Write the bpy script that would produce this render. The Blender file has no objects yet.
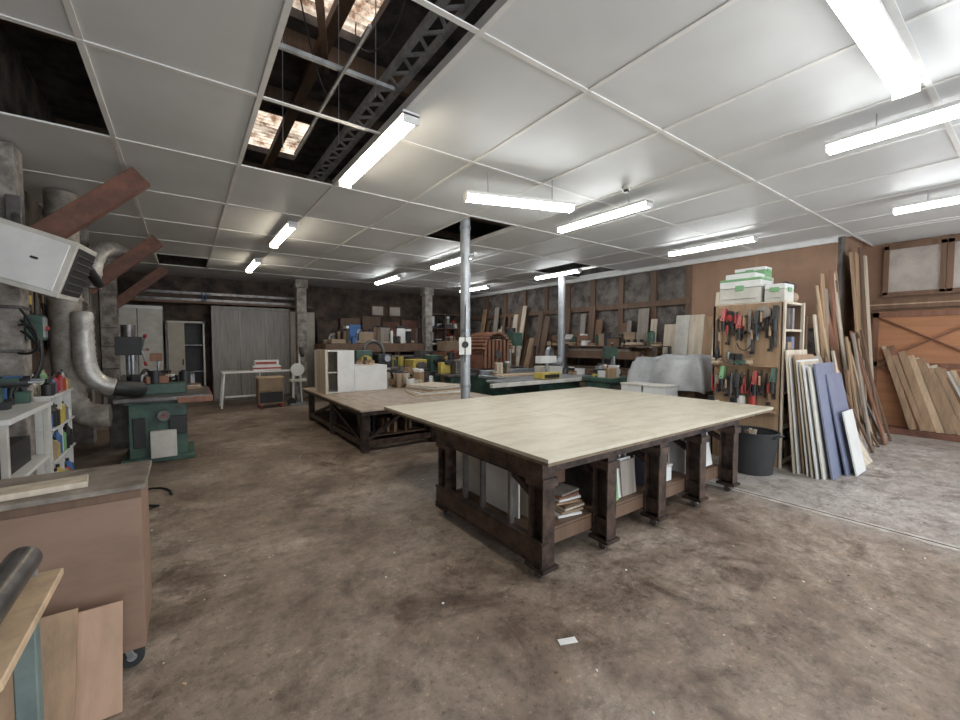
import bpy, bmesh, math, random
from mathutils import Vector, Matrix, Euler
random.seed(7)
SC=bpy.context.scene
COL=SC.collection
# ---------------- camera ----------------
F=410.0; PSI=math.atan(295/410.0); TH=math.atan(18/F)
cd=bpy.data.cameras.new('camera'); cam=bpy.data.objects.new('camera',cd); COL.objects.link(cam)
cd.sensor_width=36; cd.lens=36*F/960; cd.clip_start=.02
cam.location=(0,0,1.6); cam.rotation_euler=(math.pi/2-TH,0,-PSI)
SC.camera=cam
try:
    SC.view_settings.view_transform='Standard'
except Exception: pass
# ---------------- materials ----------------
def mat(name,c1,c2=None,rough=.7,scale=4,stretch=(1,1,1),bump=0,metal=0,detail=6,c3=None,coord='Object',emit=0,lo=.38,hi=.62):
    m=bpy.data.materials.new(name); m.use_nodes=True
    nt=m.node_tree; N=nt.nodes; L=nt.links
    b=N['Principled BSDF']; b.inputs['Roughness'].default_value=rough; b.inputs['Metallic'].default_value=metal
    if c2 is None: c2=tuple(x*.82 for x in c1)
    tc=N.new('ShaderNodeTexCoord'); mp=N.new('ShaderNodeMapping'); mp.inputs['Scale'].default_value=stretch
    L.new(tc.outputs[coord],mp.inputs[0])
    n=N.new('ShaderNodeTexNoise'); n.inputs['Scale'].default_value=scale; n.inputs['Detail'].default_value=detail; n.inputs['Roughness'].default_value=.65
    L.new(mp.outputs[0],n.inputs['Vector'])
    r=N.new('ShaderNodeValToRGB'); r.color_ramp.elements[0].position=lo; r.color_ramp.elements[1].position=hi
    r.color_ramp.elements[0].color=(*c2,1); r.color_ramp.elements[1].color=(*c1,1)
    if c3:
        e=r.color_ramp.elements.new((lo+hi)/2); e.color=(*c3,1)
    L.new(n.outputs['Fac'],r.inputs[0]); L.new(r.outputs[0],b.inputs['Base Color'])
    if bump:
        bp=N.new('ShaderNodeBump'); bp.inputs['Strength'].default_value=bump; bp.inputs['Distance'].default_value=.02
        L.new(n.outputs['Fac'],bp.inputs['Height']); L.new(bp.outputs[0],b.inputs['Normal'])
    if emit:
        b.inputs['Emission Color'].default_value=(*c1,1); b.inputs['Emission Strength'].default_value=emit
    return m
def woodm(name,c,k=.7,rough=.6,ax=2,sc=6):
    st=[8,8,8]; st[ax]=.6
    return mat(name,c,tuple(x*k for x in c),rough,sc/4,tuple(st),bump=.08)
M={}
M['ceil']=mat('painted_ceiling_panel',(.69,.705,.705),(.63,.64,.635),.5,.8,detail=3)
M['strip']=mat('ceiling_strip',(.8,.79,.76),(.7,.69,.67),.5)
M['darkbrown']=mat('dark_wood_wall',(.12,.085,.065),(.04,.03,.026),.9,3,bump=.2)
M['void']=mat('roof_void_dark',(.12,.105,.1),(.04,.035,.035),.95,3)
M['brownwall']=mat('brown_hardboard',(.3,.18,.115),(.23,.135,.085),.7,1.5)
M['timberwall']=mat('rough_grey_infill',(.19,.17,.155),(.06,.05,.045),.9,3,bump=.5)
M['leftwall']=mat('grimy_plaster',(.17,.135,.115),(.04,.032,.028),.9,2.5,bump=.4)
M['conc']=mat('concrete_post',(.36,.33,.3),(.15,.13,.115),.9,6,bump=.4)
M['railm']=mat('pale_cement_seam',(.5,.46,.41),(.34,.3,.26),.9,8,bump=.2)
M['ply']=mat('pale_plywood_top',(.58,.53,.425),(.48,.43,.33),.42,3,(1,3,1),c3=(.54,.49,.385))
M['plyedge']=mat('plywood_edge',(.24,.18,.12),(.14,.1,.065),.7,12,(1,1,8))
M['lowtop']=mat('worn_table_top',(.45,.36,.28),(.28,.22,.165),.5,3,(3,1,1))
M['rust']=mat('rusty_brown_steel',(.08,.054,.044),(.024,.018,.016),.45,9,bump=.2,metal=.5)
M['rust2']=mat('brown_steel_flange',(.13,.085,.066),(.045,.033,.028),.4,9,bump=.2,metal=.55)
M['pine']=woodm('pine',(.58,.42,.27)); M['oak']=woodm('oak_board',(.38,.25,.15)); M['walnut']=woodm('dark_board',(.16,.095,.06))
M['redwood']=woodm('reddish_board',(.27,.125,.075)); M['palewood']=woodm('pale_board',(.64,.55,.43)); M['greywood']=woodm('weathered_board',(.32,.28,.24))
M['frame']=woodm('window_frame_wood',(.2,.11,.065))
M['pinkply']=woodm('pinkish_plywood',(.48,.31,.21),.85)
M['brace']=mat('painted_brown_beam',(.2,.085,.055),(.11,.05,.035),.5,5,bump=.1)
M['orange']=woodm('orange_plywood',(.5,.23,.11),.8,ax=1)
M['white']=mat('white_laminate',(.74,.74,.72),(.66,.66,.64),.35)
M['offwhite']=mat('off_white_metal',(.6,.58,.53),(.48,.46,.41),.5)
M['bluegrey']=mat('blue_grey_laminate',(.19,.21,.3),(.16,.18,.26),.4)
M['greypanel']=mat('grey_wood_laminate',(.33,.315,.295),(.23,.215,.2),.6,3,(6,6,.5))
M['beigepanel']=mat('beige_panel',(.42,.38,.31),(.36,.32,.26),.6)
M['green']=mat('machine_green_paint',(.06,.12,.09),(.03,.06,.048),.45,4)
M['legteal']=mat('grey_green_paint',(.2,.25,.235),(.13,.17,.16),.5,4)
M['ltgreen']=mat('light_green_plastic',(.2,.42,.2),None,.4)
M['yellow']=mat('machine_yellow_paint',(.58,.45,.09),(.4,.3,.07),.5)
M['red']=mat('red_paint',(.42,.045,.035),(.27,.03,.03),.4)
M['blue']=mat('blue_plastic',(.05,.14,.34),None,.4)
M['black']=mat('black_plastic',(.025,.025,.027),(.014,.014,.015),.5)
M['rubber']=mat('black_rubber',(.03,.03,.03),None,.8)
M['steel']=mat('galvanised_steel',(.42,.44,.46),(.28,.3,.32),.38,8,metal=.7)
M['gird']=mat('dull_grey_steel',(.45,.45,.45),(.27,.27,.27),.6,8)
M['duct']=mat('grey_duct_paint',(.42,.44,.46),(.32,.34,.36),.4,6,metal=.3)
M['flex']=mat('silver_flexible_duct',(.5,.49,.47),(.3,.285,.265),.4,10,metal=.5)
M['dirtyduct']=mat('dusty_duct',(.36,.33,.29),(.17,.15,.13),.6,6,metal=.2)
M['iron']=mat('cast_iron',(.2,.19,.18),(.11,.1,.1),.35,7,metal=.7)
M['cartbrown']=mat('brown_cart_laminate',(.27,.175,.125),(.22,.14,.1),.5,2.5,(1,1,3),c3=(.25,.158,.11))
M['carttop']=mat('cart_worn_top',(.32,.28,.235),(.14,.115,.095),.55,5)
M['lamp_on']=mat('fluorescent_diffuser',(.97,.99,1),(.97,.99,1),.4,emit=31)
M['lamp_warm']=mat('fluorescent_diffuser_warm',(1,.88,.7),(1,.88,.7),.4,emit=25)
M['glassl']=mat('frosted_glass_daylight_glow',(.42,.37,.33),(.3,.26,.23),.4,3,emit=.12)  # faint emission stands in for daylight behind the panes
M['paper']=mat('paper',(.8,.8,.78),None,.8)
M['card']=mat('cardboard',(.34,.25,.17),(.26,.19,.13),.8)
def skym():
    m=bpy.data.materials.new('translucent_roof_sheet'); m.use_nodes=True; nt=m.node_tree; N=nt.nodes; L=nt.links; N.clear()
    o=N.new('ShaderNodeOutputMaterial'); t=N.new('ShaderNodeBsdfTranslucent'); e=N.new('ShaderNodeEmission'); a=N.new('ShaderNodeAddShader')
    tc=N.new('ShaderNodeTexCoord'); n=N.new('ShaderNodeTexNoise'); n.inputs['Scale'].default_value=3.5; n.inputs['Detail'].default_value=9; n.inputs['Roughness'].default_value=.7
    r=N.new('ShaderNodeValToRGB'); r.color_ramp.elements[0].position=.4; r.color_ramp.elements[1].position=.58
    r.color_ramp.elements[0].color=(.18,.1,.06,1); r.color_ramp.elements[1].color=(.75,.6,.46,1)
    w=N.new('ShaderNodeTexWave'); w.bands_direction='Y'; w.inputs['Scale'].default_value=2.6; w.inputs['Distortion'].default_value=.5  # painted bands imitate light and shade on the corrugation ridges
    rw=N.new('ShaderNodeMapRange'); rw.inputs[3].default_value=.4; rw.inputs[4].default_value=1.0
    mx=N.new('ShaderNodeMix'); mx.data_type='RGBA'; mx.blend_type='MULTIPLY'; mx.inputs[0].default_value=1
    L.new(tc.outputs['Object'],n.inputs['Vector']); L.new(tc.outputs['Object'],w.inputs['Vector']); L.new(w.outputs['Fac'],rw.inputs[0]); L.new(n.outputs['Fac'],r.inputs[0])
    L.new(r.outputs[0],mx.inputs[6]); L.new(rw.outputs[0],mx.inputs[7])
    L.new(mx.outputs[2],t.inputs[0]); L.new(mx.outputs[2],e.inputs[0]); e.inputs[1].default_value=.3  # emission adds a glow imitating daylight through the sheet
    L.new(t.outputs[0],a.inputs[0]); L.new(e.outputs[0],a.inputs[1]); L.new(a.outputs[0],o.inputs[0]); return m
M['skysheet']=skym()
M['tarp']=mat('clear_plastic_sheet',(.42,.43,.44),(.27,.28,.29),.25,3,bump=.25)
def floorm():
    m=bpy.data.materials.new('stained_concrete_floor'); m.use_nodes=True; nt=m.node_tree; N=nt.nodes; L=nt.links
    b=N['Principled BSDF']; tc=N.new('ShaderNodeTexCoord')
    def noise(s,d=8,ro=.6,dist=0):
        n=N.new('ShaderNodeTexNoise'); n.inputs['Scale'].default_value=s; n.inputs['Detail'].default_value=d; n.inputs['Roughness'].default_value=ro; n.inputs['Distortion'].default_value=dist
        L.new(tc.outputs['Object'],n.inputs['Vector']); return n
    def ramp(src,stops):
        r=N.new('ShaderNodeValToRGB'); els=r.color_ramp.elements
        els[0].position=stops[0][0]; els[0].color=(*stops[0][1],1); els[1].position=stops[-1][0]; els[1].color=(*stops[-1][1],1)
        for p,c in stops[1:-1]:
            e=els.new(p); e.color=(*c,1)
        L.new(src,r.inputs[0]); return r
    def mix(t,f,a,c):
        x=N.new('ShaderNodeMix'); x.data_type='RGBA'; x.blend_type=t
        if isinstance(f,float): x.inputs[0].default_value=f
        else: L.new(f,x.inputs[0])
        L.new(a,x.inputs[6]); L.new(c,x.inputs[7]); return x.outputs[2]
    n1=noise(.8,12,.7,.5); r1=ramp(n1.outputs['Fac'],[(.36,(.13,.09,.066)),(.46,(.205,.155,.117)),(.54,(.265,.21,.165)),(.64,(.38,.315,.26))])
    n1b=noise(.6,10,.68,.4); r1b=ramp(n1b.outputs['Fac'],[(.36,(.27,.232,.2)),(.5,(.35,.315,.285)),(.64,(.45,.42,.39))])
    sx=N.new('ShaderNodeSeparateXYZ'); L.new(tc.outputs['Object'],sx.inputs[0])
    mr=N.new('ShaderNodeMapRange'); mr.inputs[1].default_value=4.4; mr.inputs[2].default_value=5.0; L.new(sx.outputs[0],mr.inputs[0])
    base=mix('MIX',mr.outputs[0],r1.outputs[0],r1b.outputs[0])
    n2=noise(5,14,.82); r2=ramp(n2.outputs['Fac'],[(.38,(.5,.46,.43)),(.5,(1,1,1)),(.62,(1.32,1.3,1.28))])
    c=mix('MULTIPLY',1.0,base,r2.outputs[0])
    n3=noise(24,8,.8); r3=ramp(n3.outputs['Fac'],[(.36,(.38,.34,.31)),(.44,(1,1,1)),(.57,(1,1,1)),(.64,(1.85,1.8,1.72))])
    c=mix('MULTIPLY',.85,c,r3.outputs[0])
    n4=noise(1.7,6,.6,1.2); r4=ramp(n4.outputs['Fac'],[(.32,(.5,.45,.42)),(.43,(1,1,1)),(.9,(1,1,1))])
    c=mix('MULTIPLY',.85,c,r4.outputs[0])
    L.new(c,b.inputs['Base Color'])
    r5=ramp(n2.outputs['Fac'],[(.4,(.42,)*3),(.6,(.66,)*3)]); L.new(r5.outputs[0],b.inputs['Roughness'])
    bp=N.new('ShaderNodeBump'); bp.inputs['Strength'].default_value=.35; bp.inputs['Distance'].default_value=.012; L.new(n2.outputs['Fac'],bp.inputs['Height']); L.new(bp.outputs[0],b.inputs['Normal'])
    return m
M['floor']=floorm()
# ---------------- mesh builder ----------------
class B:
    def __init__(s,name): s.name=name; s.bm=bmesh.new(); s.mats=[]
    def mi(s,m):
        m=M[m]
        if m not in s.mats: s.mats.append(m)
        return s.mats.index(m)
    def _add(s,vs,fs,m,smooth=False):
        i=s.mi(m); bv=[s.bm.verts.new(v) for v in vs]
        for f in fs:
            try:
                fc=s.bm.faces.new([bv[k] for k in f]); fc.material_index=i; fc.smooth=smooth
            except ValueError: pass
        return s
    def rot(s,c,size,m,rot=(0,0,0)):
        R=Euler(rot).to_matrix(); c=Vector(c); h=[x/2 for x in size]
        vs=[c+R@Vector((sx*h[0],sy*h[1],sz*h[2])) for sx in(-1,1) for sy in(-1,1) for sz in(-1,1)]
        return s._add(vs,[(0,1,3,2),(4,6,7,5),(0,4,5,1),(2,3,7,6),(0,2,6,4),(1,5,7,3)],m)
    def box(s,x0,x1,y0,y1,z0,z1,m):
        return s.rot(((x0+x1)/2,(y0+y1)/2,(z0+z1)/2),(abs(x1-x0),abs(y1-y0),abs(z1-z0)),m)
    def beam(s,p,q,w,t,m,up=(0,0,1)):
        p=Vector(p);q=Vector(q);d=(q-p).normalized(); u=Vector(up)
        if abs(d.dot(u))>.98: u=Vector((0,1,0))
        a=d.cross(u).normalized(); b=a.cross(d).normalized()
        vs=[e+a*sa*w/2+b*sb*t/2 for e in(p,q) for sa in(-1,1) for sb in(-1,1)]
        return s._add(vs,[(0,1,3,2),(4,6,7,5),(0,4,5,1),(2,3,7,6),(0,2,6,4),(1,5,7,3)],m)
    def cyl(s,p,q,r,m,r2=None,n=18,caps=True):
        p=Vector(p);q=Vector(q);d=(q-p).normalized(); u=Vector((0,0,1)) if abs(d.z)<.9 else Vector((1,0,0))
        a=d.cross(u).normalized(); b=a.cross(d).normalized(); r2=r if r2 is None else r2
        vs=[];
        for e,rr in((p,r),(q,r2)):
            for k in range(n):
                t=2*math.pi*k/n; vs.append(e+a*math.cos(t)*rr+b*math.sin(t)*rr)
        s._add(vs,[(k,(k+1)%n,n+(k+1)%n,n+k) for k in range(n)],m,True)
        if caps: 
            s._add(vs[:n],[tuple(range(n))[::-1]],m); s._add(vs[n:],[tuple(range(n))],m)
        return s
    def tube(s,pts,r,m,n=12,ribs=False,caps=True):
        pts=[Vector(p) for p in pts]; ring=[]; a=None
        for i,p in enumerate(pts):
            d=(pts[min(i+1,len(pts)-1)]-pts[max(i-1,0)]).normalized()
            if a is None:
                u=Vector((0,0,1)) if abs(d.z)<.9 else Vector((1,0,0)); a=d.cross(u).normalized()
            a=(a-d*a.dot(d)).normalized(); b=d.cross(a)
            rr=r*(1.1 if ribs and i%2 else 1)
            ring.append([p+a*math.cos(2*math.pi*k/n)*rr+b*math.sin(2*math.pi*k/n)*rr for k in range(n)])
        vs=[v for g in ring for v in g]; fs=[]
        for i in range(len(pts)-1):
            for k in range(n): fs.append((i*n+k,i*n+(k+1)%n,(i+1)*n+(k+1)%n,(i+1)*n+k))
        s._add(vs,fs,m,True)
        if caps:
            s._add(ring[0],[tuple(range(n))],m); s._add(ring[-1],[tuple(range(n))],m)
        return s
    def poly(s,vs,fs,m,smooth=False): return s._add([Vector(v) for v in vs],fs,m,smooth)
    def clutter(s,x0,x1,y0,y1,z,n,pal,hmax=.3,wmax=.25):
        for k in range(n):
            w=random.uniform(.05,wmax); d=random.uniform(.05,wmax); h=random.uniform(.04,hmax)
            x=random.uniform(x0+w/2,x1-w/2); y=random.uniform(y0+d/2,y1-d/2); m=random.choice(pal); t=random.random()
            if t<.25: s.cyl((x,y,z),(x,y,z+h),min(w,.08),m,n=12).cyl((x,y,z+h),(x,y,z+h+.02),min(w,.08)*.6,'black',n=12)
            elif t<.4:
                x=min(max(x,x0+.15),x1-.15); s.cyl((x-.12,y,z+.04),(x+.12,y,z+.04),.035,m,n=12).box(x-.1,x-.04,y-.03,y+.03,z,z+.15,'black')
            elif t<.55:
                for q in range(4): s.rot((x,y,z+.012+q*.02),(w+.05-.01*q,d+.05,.018),random.choice(['pine','oak','palewood','walnut']),(0,0,random.uniform(-.3,.3)))
            elif t<.65:
                s.tube(bez((x-w/2,y,z+.03),(x-w/2,y,z+h+.1),(x+w/2,y+d/2,z+h+.1),(x+w/2,y+d/2,z+.03),10),.025,random.choice(['black','steel','iron']),8)
            else:
                rz=random.uniform(-.5,.5); s.rot((x,y,z+h*.42),(w,d,h*.84),m,(0,0,rz)).rot((x,y,z+h*.92),(w*1.05,d*1.05,h*.14),random.choice([m,m,'white','black']),(0,0,rz))
        return s
    def done(s,bevel=.004,seg=1):
        bmesh.ops.recalc_face_normals(s.bm,faces=s.bm.faces)
        cs=[v.co for v in s.bm.verts]
        mn=Vector([min(c[i] for c in cs) for i in range(3)]); mx=Vector([max(c[i] for c in cs) for i in range(3)])
        o=Vector(((mn.x+mx.x)/2,(mn.y+mx.y)/2,mn.z))
        if s.name=='floor': o=Vector((0,0,0))
        for v in s.bm.verts: v.co-=o
        me=bpy.data.meshes.new(s.name); s.bm.to_mesh(me); s.bm.free()
        for m in s.mats: me.materials.append(m)
        ob=bpy.data.objects.new(s.name,me); COL.objects.link(ob); ob.location=o
        if bevel:
            md=ob.modifiers.new('bevel','BEVEL'); md.width=bevel; md.segments=seg; md.limit_method='ANGLE'; md.angle_limit=math.radians(50)
        return ob
def bez(p0,p1,p2,p3,n=14):
    p0,p1,p2,p3=map(Vector,(p0,p1,p2,p3)); out=[]
    for i in range(n+1):
        t=i/n; out.append((1-t)**3*p0+3*(1-t)**2*t*p1+3*(1-t)*t*t*p2+t**3*p3)
    return out
PAL=['black','iron','steel','card','white','offwhite','green','oak','pine','palewood','walnut','greywood','iron','card','oak','walnut','red','yellow','blue']
CE=3.4
# ---------------- room ----------------
XL=-1.5; XR=9.2; XR2=10.5; YB=13.9; YF=-3.5; YJ=2.15; ZT=5.0
B('floor').box(XL-.2,XR2+.2,YF,YB+.2,-.1,0,'floor').done(0)
B('trim_floor_rail').box(4.75,4.805,YF,2.7,0,.005,'railm').box(4.805,4.825,YF,2.7,0,.004,'rubber').box(4.825,4.87,YF,2.7,0,.005,'railm').done(0)
B('wall_left').box(XL-.2,XL,YF,YB,0,ZT,'leftwall').done(0)
B('wall_back').box(XL-.2,XR+.2,YB,YB+.2,0,ZT,'darkbrown').done(0)
B('wall_right').box(XR,XR+.2,YJ,YB,0,ZT,'timberwall').done(0)
B('wall_return').box(XR+.2,XR2+.2,YJ,YJ+.2,0,ZT,'brownwall').done(0)
B('wall_right_recess').box(XR2,XR2+.2,-1.9,YJ,0,ZT,'brownwall').box(XR2,XR2+.2,YF,-1.9,3.0,ZT,'brownwall').done(0)
w=B('trim_timber_frame')
for y in [4.75,5.6,6.5,7.4,8.3,9.2,10.2,11.2,12.3]: w.box(XR-.06,XR,y-.07,y+.07,0,CE,'walnut')
w.box(XR-.08,XR,4.7,YB,2.45,2.58,'walnut').box(XR-.08,XR,4.7,YB,1.25,1.38,'walnut')
w.done(0)
B('trim_hardboard_panel').box(XR-.05,XR,2.2,4.7,1.9,CE-.08,'brownwall').box(XR-.065,XR-.05,3.4,3.44,1.9,CE-.08,'oak').box(XR-.075,XR-.0,2.2,4.7,1.84,1.92,'walnut').done(0)
B('trim_ceiling_fascia').box(XR-.1,XR-.0,2.2,YB-.1,CE-.09,CE,'white').done(0)
for i,x0 in enumerate([5.35,6.0]):
    w=B(f'window_{i+2}').box(x0,x0+.4,YB-.02,YB,2.55,2.85,'glassl')
    w.box(x0-.05,x0,YB-.05,YB,2.5,2.9,'walnut').box(x0+.4,x0+.45,YB-.05,YB,2.5,2.9,'walnut').box(x0-.05,x0+.45,YB-.05,YB,2.85,2.9,'walnut').box(x0-.05,x0+.45,YB-.05,YB,2.5,2.55,'walnut').done(0)
xs=[-1.5]+[-.46+.95*k for k in range(0,11)]+[9.2]; ys=[YF,-2.32,-.88]+[.56+1.44*k for k in range(0,9)]+[YB]
xs2=[x for x in xs]+[10.5]
openings=set()
def cell(x,y):
    for i in range(len(xs2)-1):
        for j in range(len(ys)-1):
            if xs2[i]<=x<xs2[i+1] and ys[j]<=y<ys[j+1]: openings.add((i,j))
for p in [(.9,1),(.9,2.5),(.9,4),(-1,4),(3.8,5.5),(0,11),(7.5,7),(8.4,7)]: cell(*p)
c=B('ceiling')
for i in range(len(xs2)-1):
    for j in range(len(ys)-1):
        if (i,j) in openings: continue
        if xs2[i]>=9.1 and ys[j]>=2.0: continue
        c.box(xs2[i]+.004,xs2[i+1]-.004,ys[j]+.004,ys[j+1]-.004,CE,CE+.012,'ceil')
c.done(0)
c=B('trim_ceiling_strips')
for x in xs2[1:-1]: c.box(x-.018,x+.018,YF,(YB if x<9.1 else 2.1),CE-.009,CE-.001,'strip')
for y in ys[1:-1]: c.box(XL,9.15 if y>2.1 else 10.5,y-.018,y+.018,CE-.011,CE-.002,'strip')
for (i,j) in openings:
    x0,x1,y0,y1=xs2[i],xs2[i+1],ys[j],ys[j+1]
    c.box(x0-.015,x0+.02,y0,y1,CE-.012,CE+.05,'strip'); c.box(x1-.02,x1+.015,y0,y1,CE-.012,CE+.05,'strip')
c.done(0)
r=B('roof')
r.box(XL-.2,.7,YF,YB+.2,ZT,ZT+.1,'void').box(1.75,XR2+.2,YF,YB+.2,ZT,ZT+.1,'void')
for a,b_ in [(YF,3.3),(4.75,6.9),(8.4,YB+.2)]: r.box(.7,1.75,a,b_,ZT,ZT+.1,'void')
r.box(.7,.9,6.9,8.4,ZT,ZT+.1,'void')
r.done(0)
for hx in [(.7,1.75,3.3,4.75),(.9,1.75,6.9,8.4)]:
    s=B('corrugated_skylight_sheet'); n=60; vs=[];fs=[]
    for k in range(n+1):
        y=hx[2]-.05+(hx[3]-hx[2]+.1)*k/n; z=ZT+.14+.03*math.sin(k*math.pi/2)
        vs+= [(hx[0]-.05,y,z),(hx[1]+.05,y,z)]
    for k in range(n): fs.append((2*k,2*k+1,2*k+3,2*k+2))
    s.poly(vs,fs,'skysheet',True).done(0)
r=B('roof_purlins')
for y in [1.2,2.6,5.0,6.2,9,11]: r.box(XL,XR,y-.05,y+.05,ZT-.2,ZT,'walnut')
for x in [-.6,1.28,3,5.5,8]: r.box(x-.06,x+.06,YF,YB,ZT-.3,ZT-.2,'walnut')
r.done(0)
t=B('lattice_roof_girder')
for x in (1.44,1.6):
    t.box(x,x+.035,0,12,3.84,3.9,'gird')
y=0
while y<11.9:
    t.beam((1.46,y,3.87),(1.62,y+.14,3.87),.022,.022,'gird'); t.beam((1.62,y+.14,3.87),(1.46,y+.28,3.87),.022,.022,'gird'); y+=.28
t.box(.5,1.42,3.15,3.18,3.62,3.65,'gird').box(1.0,1.02,2.6,4.8,3.6,3.62,'gird')
t.beam((.6,2.3,3.6),(1.3,4.6,4.5),.05,.09,'walnut')
for (x,y) in [(1.2,3.0),(1.2,3.9),(.8,4.3)]: t.cyl((x,y,3.42),(x+.02,y,4.8),.004,'steel',n=6)
t.tube(bez((1.1,2.2,3.9),(1.3,2.6,3.5),(1.0,3.0,3.5),(1.2,3.4,4.2)),.006,'black',6)
t.tube(bez((.7,3.2,4.2),(.9,3.4,3.5),(1.1,3.8,3.6),(1.3,4.2,4.2)),.006,'black',6)
t.done(0)
w=B('window_1')
w.box(XR2-.03,XR2-.0,-.9,1.8,2.5,3.28,'glassl')
for y in (-.9,-.45,.27,.33,1.02,1.1,1.8): w.box(XR2-.08,XR2-.02,y-.035,y+.035,2.45,3.33,'frame')
for z in (2.45,3.3): w.box(XR2-.08,XR2-.02,-.93,1.83,z-.03,z+.05,'frame')
w.done(0)
B('trim_wall_beam').box(XR2-.1,XR2,-1.9,2.1,2.2,2.36,'frame').box(XR2-.11,XR2-.09,-1.9,2.1,2.27,2.29,'pine').done(0)
B('smoke_detector').cyl((4.15,2.9,CE-.02),(4.15,2.9,CE-.06),.05,'offwhite').cyl((4.15,2.9,CE-.06),(4.15,2.9,CE-.09),.03,'black').done(0)
# ---------------- lamps ----------------
def lamp(p,q,z,m='lamp_on'):
    b=B('fluorescent_ceiling_lamp'); P=Vector((p[0],p[1],z)); Q=Vector((q[0],q[1],z)); d=(Q-P).normalized()
    up=Vector((0,0,1)); s=d.cross(up)
    b.beam(P+up*.055,Q+up*.055,.14,.03,'white')
    def prism(P,Q,prof,m):
        vs=[E+s*x+up*y for E in(P,Q) for x,y in prof]; n=len(prof)
        b.poly(vs,[(k,(k+1)%n,n+(k+1)%n,n+k) for k in range(n)]+[tuple(range(n)),tuple(range(n,2*n))],m)
    prism(P+d*.012,Q-d*.012,[(-.062,.04),(-.055,.008),(-.032,-.015),(.032,-.015),(.055,.008),(.062,.04)],m)
    for E,dd in((P,d),(Q,-d)): b.beam(E+up*.018,E+dd*.012+up*.018,.128,.07,'white')
    for t in(.2,.8):
        E=P.lerp(Q,t)+up*.07
        b.cyl(E,(E.x,E.y,CE-.012),.005,'steel',n=6)
    return b.done(0)
lamp((1.42,2.85),(1.42,4.42),3.25,'lamp_warm')
lamp((2.4,3.6),(3.58,3.2),3.08)
lamp((4.47,2.8),(4.47,4.22),3.2)
lamp((2.3,.62),(3.82,.6),3.2)
lamp((4.45,-.35),(4.45,1.16),3.2)
lamp((7.2,-.25),(7.2,1.2),3.2)
lamp((7.55,2.85),(7.55,4.3),3.25)
lamp((1.3,6.4),(1.3,7.95),3.25,'lamp_warm')
lamp((1.27,9.6),(1.27,11.1),3.25,'lamp_warm')
lamp((4.5,9.8),(4.5,11.3),3.25)
lamp((4.6,6.7),(4.6,8.2),3.25)
lamp((7.55,6.5),(7.55,7.95),3.25)
lamp((7.5,10),(7.5,11.5),3.25)
lamp((1.4,-2),(1.4,-.5),3.2)
# ---------------- big assembly table ----------------
t=B('assembly_table')
t.box(1.86,5.5,1.84,4.5,.825,.85,'ply')
t.box(1.87,5.49,1.85,4.49,.80,.8245,'plyedge')
for x in (3.1,4.33): t.box(x-.0015,x+.0015,1.84,4.5,.8502,.8505,'plyedge')
t.box(1.86,5.5,3.09,3.093,.8502,.8505,'plyedge')
fx=[1.93,2.6,3.3,4.0,4.7]
def hpost(x,y,z0,z1):
    t.box(x-.055,x+.055,y-.07,y-.058,z0,z1,'rust2'); t.box(x-.055,x+.055,y+.058,y+.07,z0,z1,'rust2'); t.box(x-.006,x+.006,y-.058,y+.058,z0,z1,'rust')
for x in fx:
    for y in (1.97,3.2): 
        hpost(x,y,.1,.70)
        t.box(x-.075,x+.075,y-.09,y+.09,.075,.1,'rust')
        for s_ in (-.03,.03): t.box(x+s_-.004,x+s_+.004,y-.02,y+.02,.02,.076,'iron')
        t.cyl((x-.022,y,.032),(x+.022,y,.032),.032,'iron',n=16)
        t.box(x-.07,x+.07,y-.085,y+.085,.64,.70,'rust2')
    t.box(x-.05,x+.05,1.9,3.3,.70,.80,'rust'); t.box(x-.045,x+.045,1.92,3.26,.12,.25,'rust')
t.box(1.87,1.885,1.9,3.3,.68,.80,'rust2').box(1.87,1.885,1.9,3.3,.11,.27,'rust2').box(1.86,1.93,1.9,3.3,.26,.275,'rust').box(1.86,1.93,1.9,3.3,.105,.12,'rust').box(1.862,1.93,1.9,3.3,.675,.69,'rust')
t.box(1.88,4.75,1.9,1.93,.735,.80,'rust').box(1.88,4.75,3.26,3.29,.735,.80,'rust')
t.box(1.95,4.7,2.05,2.09,.14,.24,'walnut').box(1.95,4.7,3.1,3.14,.12,.2,'walnut')
t.box(1.95,4.7,2.05,3.1,.245,.262,'walnut')
t.box(1.95,5.3,1.95,2.0,.755,.80,'walnut').box(1.95,5.3,3.9,3.98,.74,.80,'rust').box(5.2,5.28,1.95,4.2,.74,.80,'rust')
for x in (2.1,3.4,4.6): t.box(x,x+.06,3.2,4.3,.74,.80,'rust')
for y in (2.25,2.6,2.85): t.box(1.89,1.93,y,y+.03,.27,.7,'iron')
for x in fx: t.beam((x,2.05,.55),(x,2.35,.7),.05,.04,'rust'); 
t.done(.003)
b=B('stored_white_panel_offcuts')
for (x,y0,y1,h,m) in [(2.02,2.3,2.78,.38,'white'),(2.05,2.8,3.08,.4,'offwhite'),(2.09,2.2,2.6,.33,'palewood'),(2.12,2.4,3.0,.4,'white'),(2.16,2.3,2.95,.37,'offwhite')]:
    b.rot((x,(y0+y1)/2,.264+h/2),(.016,y1-y0,h),m,(0,0,0))
for k in range(3): b.rot((2.2+k*.03,2.6,.264+.11+.01*(k%3)),(.018,.6,.22+.02*(k%3)),random.choice(['white','palewood','oak','walnut']))
b.done(.001)
b=B('stored_board_offcuts')
def bay(x0,x1,z,n,h0,h1,pal,y=2.5,L=.6):
    for k in range(n):
        x=x0+(x1-x0)*(k+.5)/n; h=random.uniform(h0,h1); b.rot((x,y+random.uniform(-.1,.08),z+h/2),(min(.022,(x1-x0)/n*.75),L,h),random.choice(pal))
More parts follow.
